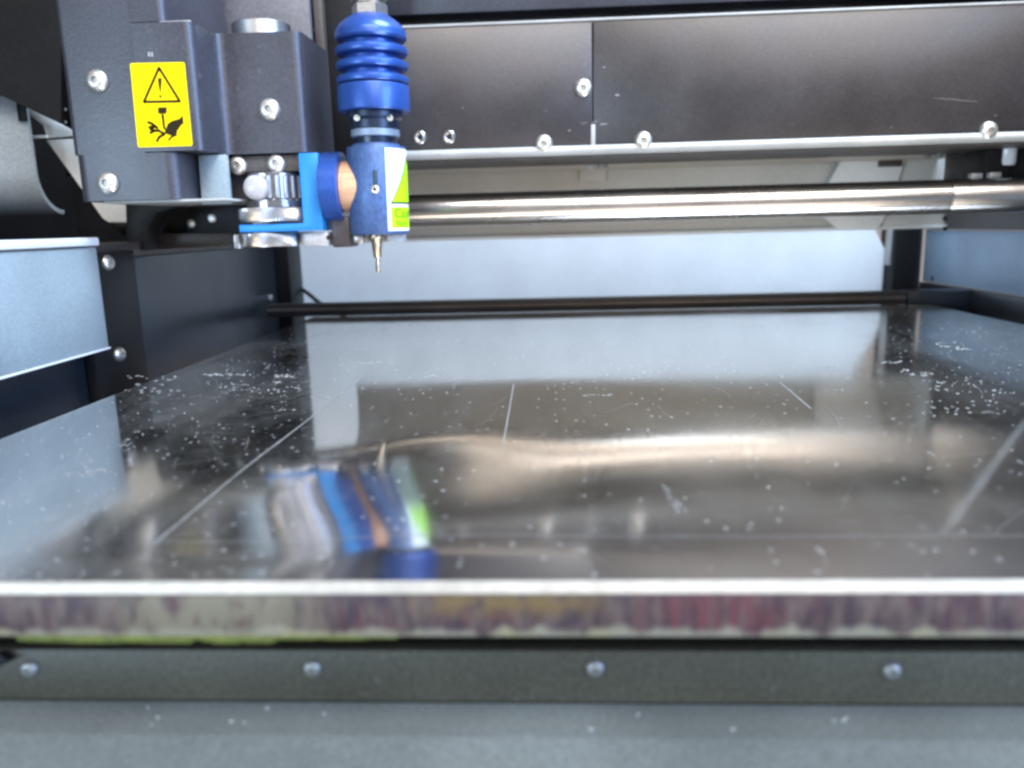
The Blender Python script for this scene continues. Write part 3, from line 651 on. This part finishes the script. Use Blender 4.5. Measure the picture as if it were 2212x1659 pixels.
lathe('barrel', [(9.4, 49.4), (9.4, 51.5), (8.9, 52), (8.9, 59.6), (8.4, 60)], (DX+1.0, 259, 0), 'Z', mat('clear smoky sleeve', (0.26, 0.26, 0.265), 0.15, metal=0.75, grain=0.05), dr, 48)
for k in range(7):
    t = R(-115 + k*16); lathe('barrel_flute', [(0.75, 52.2), (0.85, 52.6), (0.75, 58.8), (0, 59.2)], (DX+1.0+9.1*math.cos(t), 259+9.1*math.sin(t), 0), 'Z', M_alu, dr, 12)
p = at(551, 405, 248); lathe('thumb_screw', [(3.75, -3), (3.75, 0.4), (3.3, 1.2), (2.0, 1.7), (0, 1.9)], (p.x, 248.5, p.z), '-Y', mat('pale grey plastic', (0.40, 0.385, 0.38), 0.25, grain=0.05), dr, 36)
knurled('knurled_ring', DX, 259, 45.0, 49.2, 11.2)
lathe('stem', [(3.6, 41.0), (3.6, 45)], (DX-3, 257, 0), 'Z', M_creamlight, dr, 24)
knurled('lower_ring', DX-0.5, 257.5, 37.2, 41.4, 8.4)
box('nose_plate', -102.0, -79.2, 259, 268, 37.3, 41.5, M_greymetal, dr, 0.4)
p = at(508, 520, 257); lathe('pivot', [(1.6, -2.2), (1.8, 0), (1.6, 2.2)], (p.x, 259, p.z-0.3), 'Z', M_alu, dr, 18)
nb = box('nose_block', -77.9, -70.3, 251.5, 262, 37.0, 41.2, M_greymetal, dr, 0.35)
box('nose_bridge', -79.3, -77.9, 254, 262, 37.4, 41.0, M_greymetal, dr, 0.2)
p = at(710, 513, 251.4); lathe('block_hole', [(0.75, 0), (0.75, 0.2), (0, 0.2)], (p.x, 251.45, p.z), '-Y', M_hole, nb, 16)
box('dark_clamp', -69.6, -63.4, 252.5, 264, 36.4, 46.0, mat('dark brown plastic', (0.05, 0.04, 0.042), 0.4), dr, 0.9)

# ------------------------------------------------------------------ spindle
SX, SY = -54.6, 255.0
sp = thing('spindle', 'blue anodised spindle with ribbed drive pulley and fine cutter', 'spindle', (SX, SY, 28))
sp.rotation_euler = (0, R(0.6), 0)
lathe('hex_cap', [(5.4, 104.6), (5.4, 107.6), (4.9, 108), (4.7, 108.6), (5.5, 109), (5.5, 114), (0, 114)], (SX, SY, 0), 'Z', M_alu, sp, 6)
bl = [(0, 104.9), (5.6, 104.8), (7.4, 103.6), (9.2, 102.2), (10.4, 100.6), (10.8, 99.4), (10.8, 98.2), (10.2, 97.6)]
z = 97.6
pr = list(bl)
for k in range(4):                                  # four grooves, three ribs
    pr += [(8.4, z-0.1), (7.9, z-0.4), (7.9, z-1.45), (8.4, z-1.75), (10.3, z-1.85), (10.9, z-2.25)]
    if k < 3: pr += [(11.0, z-3.0), (10.9, z-3.7), (10.5, z-4.1)]; z -= 4.2
zz = z-2.25
pr += [(10.75, 84.6), (10.9, 84.2), (10.9, 82.0), (11.0, 81.4), (10.9, 77.4), (10.6, 77.0), (7.5, 76.9)]
lathe('drive_pulley', pr, (SX, SY, 0), 'Z', M_blue, sp, 80, smooth=30)
nk = lathe('neck', [(8.6, 76.8), (8.6, 75.2), (7.6, 74.4), (7.6, 72.0)], (SX, SY, 0), 'Z', M_neck, sp, 56)
for t in (-118, -42):
    c = Vector((SX+8.0*math.cos(R(t)), SY+8.0*math.sin(R(t)), 74.6)); lathe('set_screw', [(0.9, 0), (0.9, .8), (.5, .8), (.5, .3), (0, .3)], c, '-Y', M_chrome, nk, 14)
lathe('flange', [(7.0, 72.0), (7.5, 71.7), (7.5, 69.8), (7.0, 69.5)], (SX, SY, 0), 'Z', M_flange, sp, 56)
lathe('lower_neck', [(6.6, 69.5), (6.4, 67.0), (6.8, 66.8)], (SX, SY, 0), 'Z', M_neck, sp, 48)
bo = lathe('spindle_body', [(6.8, 67.6), (7.2, 67.5), (7.4, 66.7), (9.0, 66.6), (9.15, 66.3), (9.2, 40.6), (9.0, 40.2), (0, 40.2)], (SX, SY, 0), 'Z', M_bluebody, sp, 96)
p = at(808, 385, 246); bs = bm_box(p.x-0.85, p.x+0.85, SY-9.3, SY-8.4, p.z-3.2, p.z+2.6, 0.5, 3)
finish('body_slot', bs, mat('dark teal slot', (0.02, 0.05, 0.07), 0.5), bo)
p = at(808, 409, 246); lathe('set_screw', [(0.55, -0.2), (0.55, 0.25), (0.85, 0.35), (1.25, 0.1), (1.25, -0.3)], (p.x, SY-9.15, p.z), '-Y', M_chrome, bo, 20)
lathe('screw_bore', [(0.56, 0), (0.56, .1), (0, .1)], (p.x, SY-9.1, p.z), '-Y', M_hole, bo, 16)
# cutter
ct = lathe('collet_nut', [(2.3, 40.3), (2.4, 39.6), (2.4, 38.8), (1.9, 38.2), (1.7, 37.4), (1.2, 33.2), (0.9, 32.8)], (SX-1.2, SY, 0), 'Z', M_brass, sp, 32)
lathe('cutter', [(0.62, 33), (0.60, 31.8), (0.72, 31.6), (0.75, 28.6), (0.45, 28.1), (0, 28.0)], (SX-1.2, SY, 0), 'Z', M_brass, sp, 20)
box('clamp_screw', SX-7.4, SX-4.4, 250, 256, 37.6, 40.1, M_alu, sp, 0.5)
box('clamp_pad', SX+1.8, SX+7.0, 256, 262, 37.6, 40.15, mat('pale grey pad', (0.45, 0.47, 0.48), 0.4), sp, 0.4)
# horizontal collar and tan bush behind the body
ZC = 55.0
lathe('pivot_collar', [(10.3, 0), (10.6, 0.3), (10.6, 5.4), (10.3, 5.7)], (-71.0, SY, ZC), 'X', M_blue, sp, 72)
lathe('tan_bush', [(7.7, 0), (7.7, 9.5)], (-65.2, SY, ZC), 'X', M_tan, sp, 72)
# L bracket
br = thing('l_bracket', 'bright blue L shaped bracket left of the spindle', 'bracket', (-85, 256, 42))
za, zb2 = at(600, 500, 255).z, at(600, 486, 255).z
bx = flat([(526, 487), (664, 485), (662, 336), (706, 335), (712, 500), (532, 502)], 252)
bx = [(-97.8, 41.8), (-97.8, 44.2), (-77.3, 44.2), (-77.3, 65.2), (-71.2, 65.2), (-71.2, 41.8)]
bmx = bm_prism(bx, 249.5, 262, bev=0.35)
finish('bracket_body', bmx, M_cyan, br)

# wrap-round label on the spindle body
RL = 9.26
def wrap(name, poly, lift, m, parent, dz=0.08):
    """flat outline (angle in degrees, z) laid round the body"""
    b = bmesh.new(); pts = [b.verts.new((a, 0, z)) for a, z in poly]; f = b.faces.new(pts)
    bmesh.ops.triangulate(b, faces=[f])
    for it in range(4): bmesh.ops.subdivide_edges(b, edges=[e for e in b.edges if abs(e.verts[0].co.x-e.verts[1].co.x) > 3], cuts=1); bmesh.ops.triangulate(b, faces=b.faces[:])
    for v in b.verts:
        t = R(v.co.x); v.co = Vector((SX+(RL+lift)*math.cos(t), SY+(RL+lift)*math.sin(t), v.co.z))
    bmesh.ops.recalc_face_normals(b, faces=b.faces[:])
    return finish(name, b, m, parent)
A0 = -62                                             # left edge of the label
vl = wrap('caution_label', [(A0, 41.2), (62, 41.2), (62, 65.8), (A0, 65.8)], 0.0, M_whitevinyl, sp)
vl['label'] = 'white and lime green caution label wrapped round the spindle body'
wrap('green_block', [(A0+7, 42.0), (56, 42.0), (56, 48.4), (A0+7, 48.4)], 0.03, M_lime, vl)
wrap('triangle_border', [(A0+6, 49.3), (54, 49.3), (-2, 64.2)], 0.03, M_ink, vl)
wrap('green_triangle', [(A0+9.5, 49.9), (50, 49.9), (-2, 63.0)], 0.05, M_lime, vl)
def wrap_text(txt, size, a0, z0):
    cu = bpy.data.curves.new('t', 'FONT'); cu.body = txt; cu.size = size; cu.resolution_u = 3
    o = bpy.data.objects.new('t', cu); COL.objects.link(o); bpy.context.view_layer.update()
    me = bpy.data.meshes.new_from_object(o.evaluated_get(bpy.context.evaluated_depsgraph_get()))
    bpy.data.objects.remove(o)
    b = bmesh.new(); b.from_mesh(me); bmesh.ops.triangulate(b, faces=b.faces[:])
    for v in b.verts:
        t = R(a0)+v.co.x/RL; z_ = z0+v.co.y; v.co = Vector((SX+(RL+0.06)*math.cos(t), SY+(RL+0.06)*math.sin(t), z_))
    return finish('lettering', b, M_ink, vl)
wrap_text('Caution', 3.9, A0+13, 45.2)
wrap_text('Hot', 2.6, A0+17, 42.6)

for o in list(bpy.data.objects):
    if o.type == 'MESH' and o.data.users > 1: pass
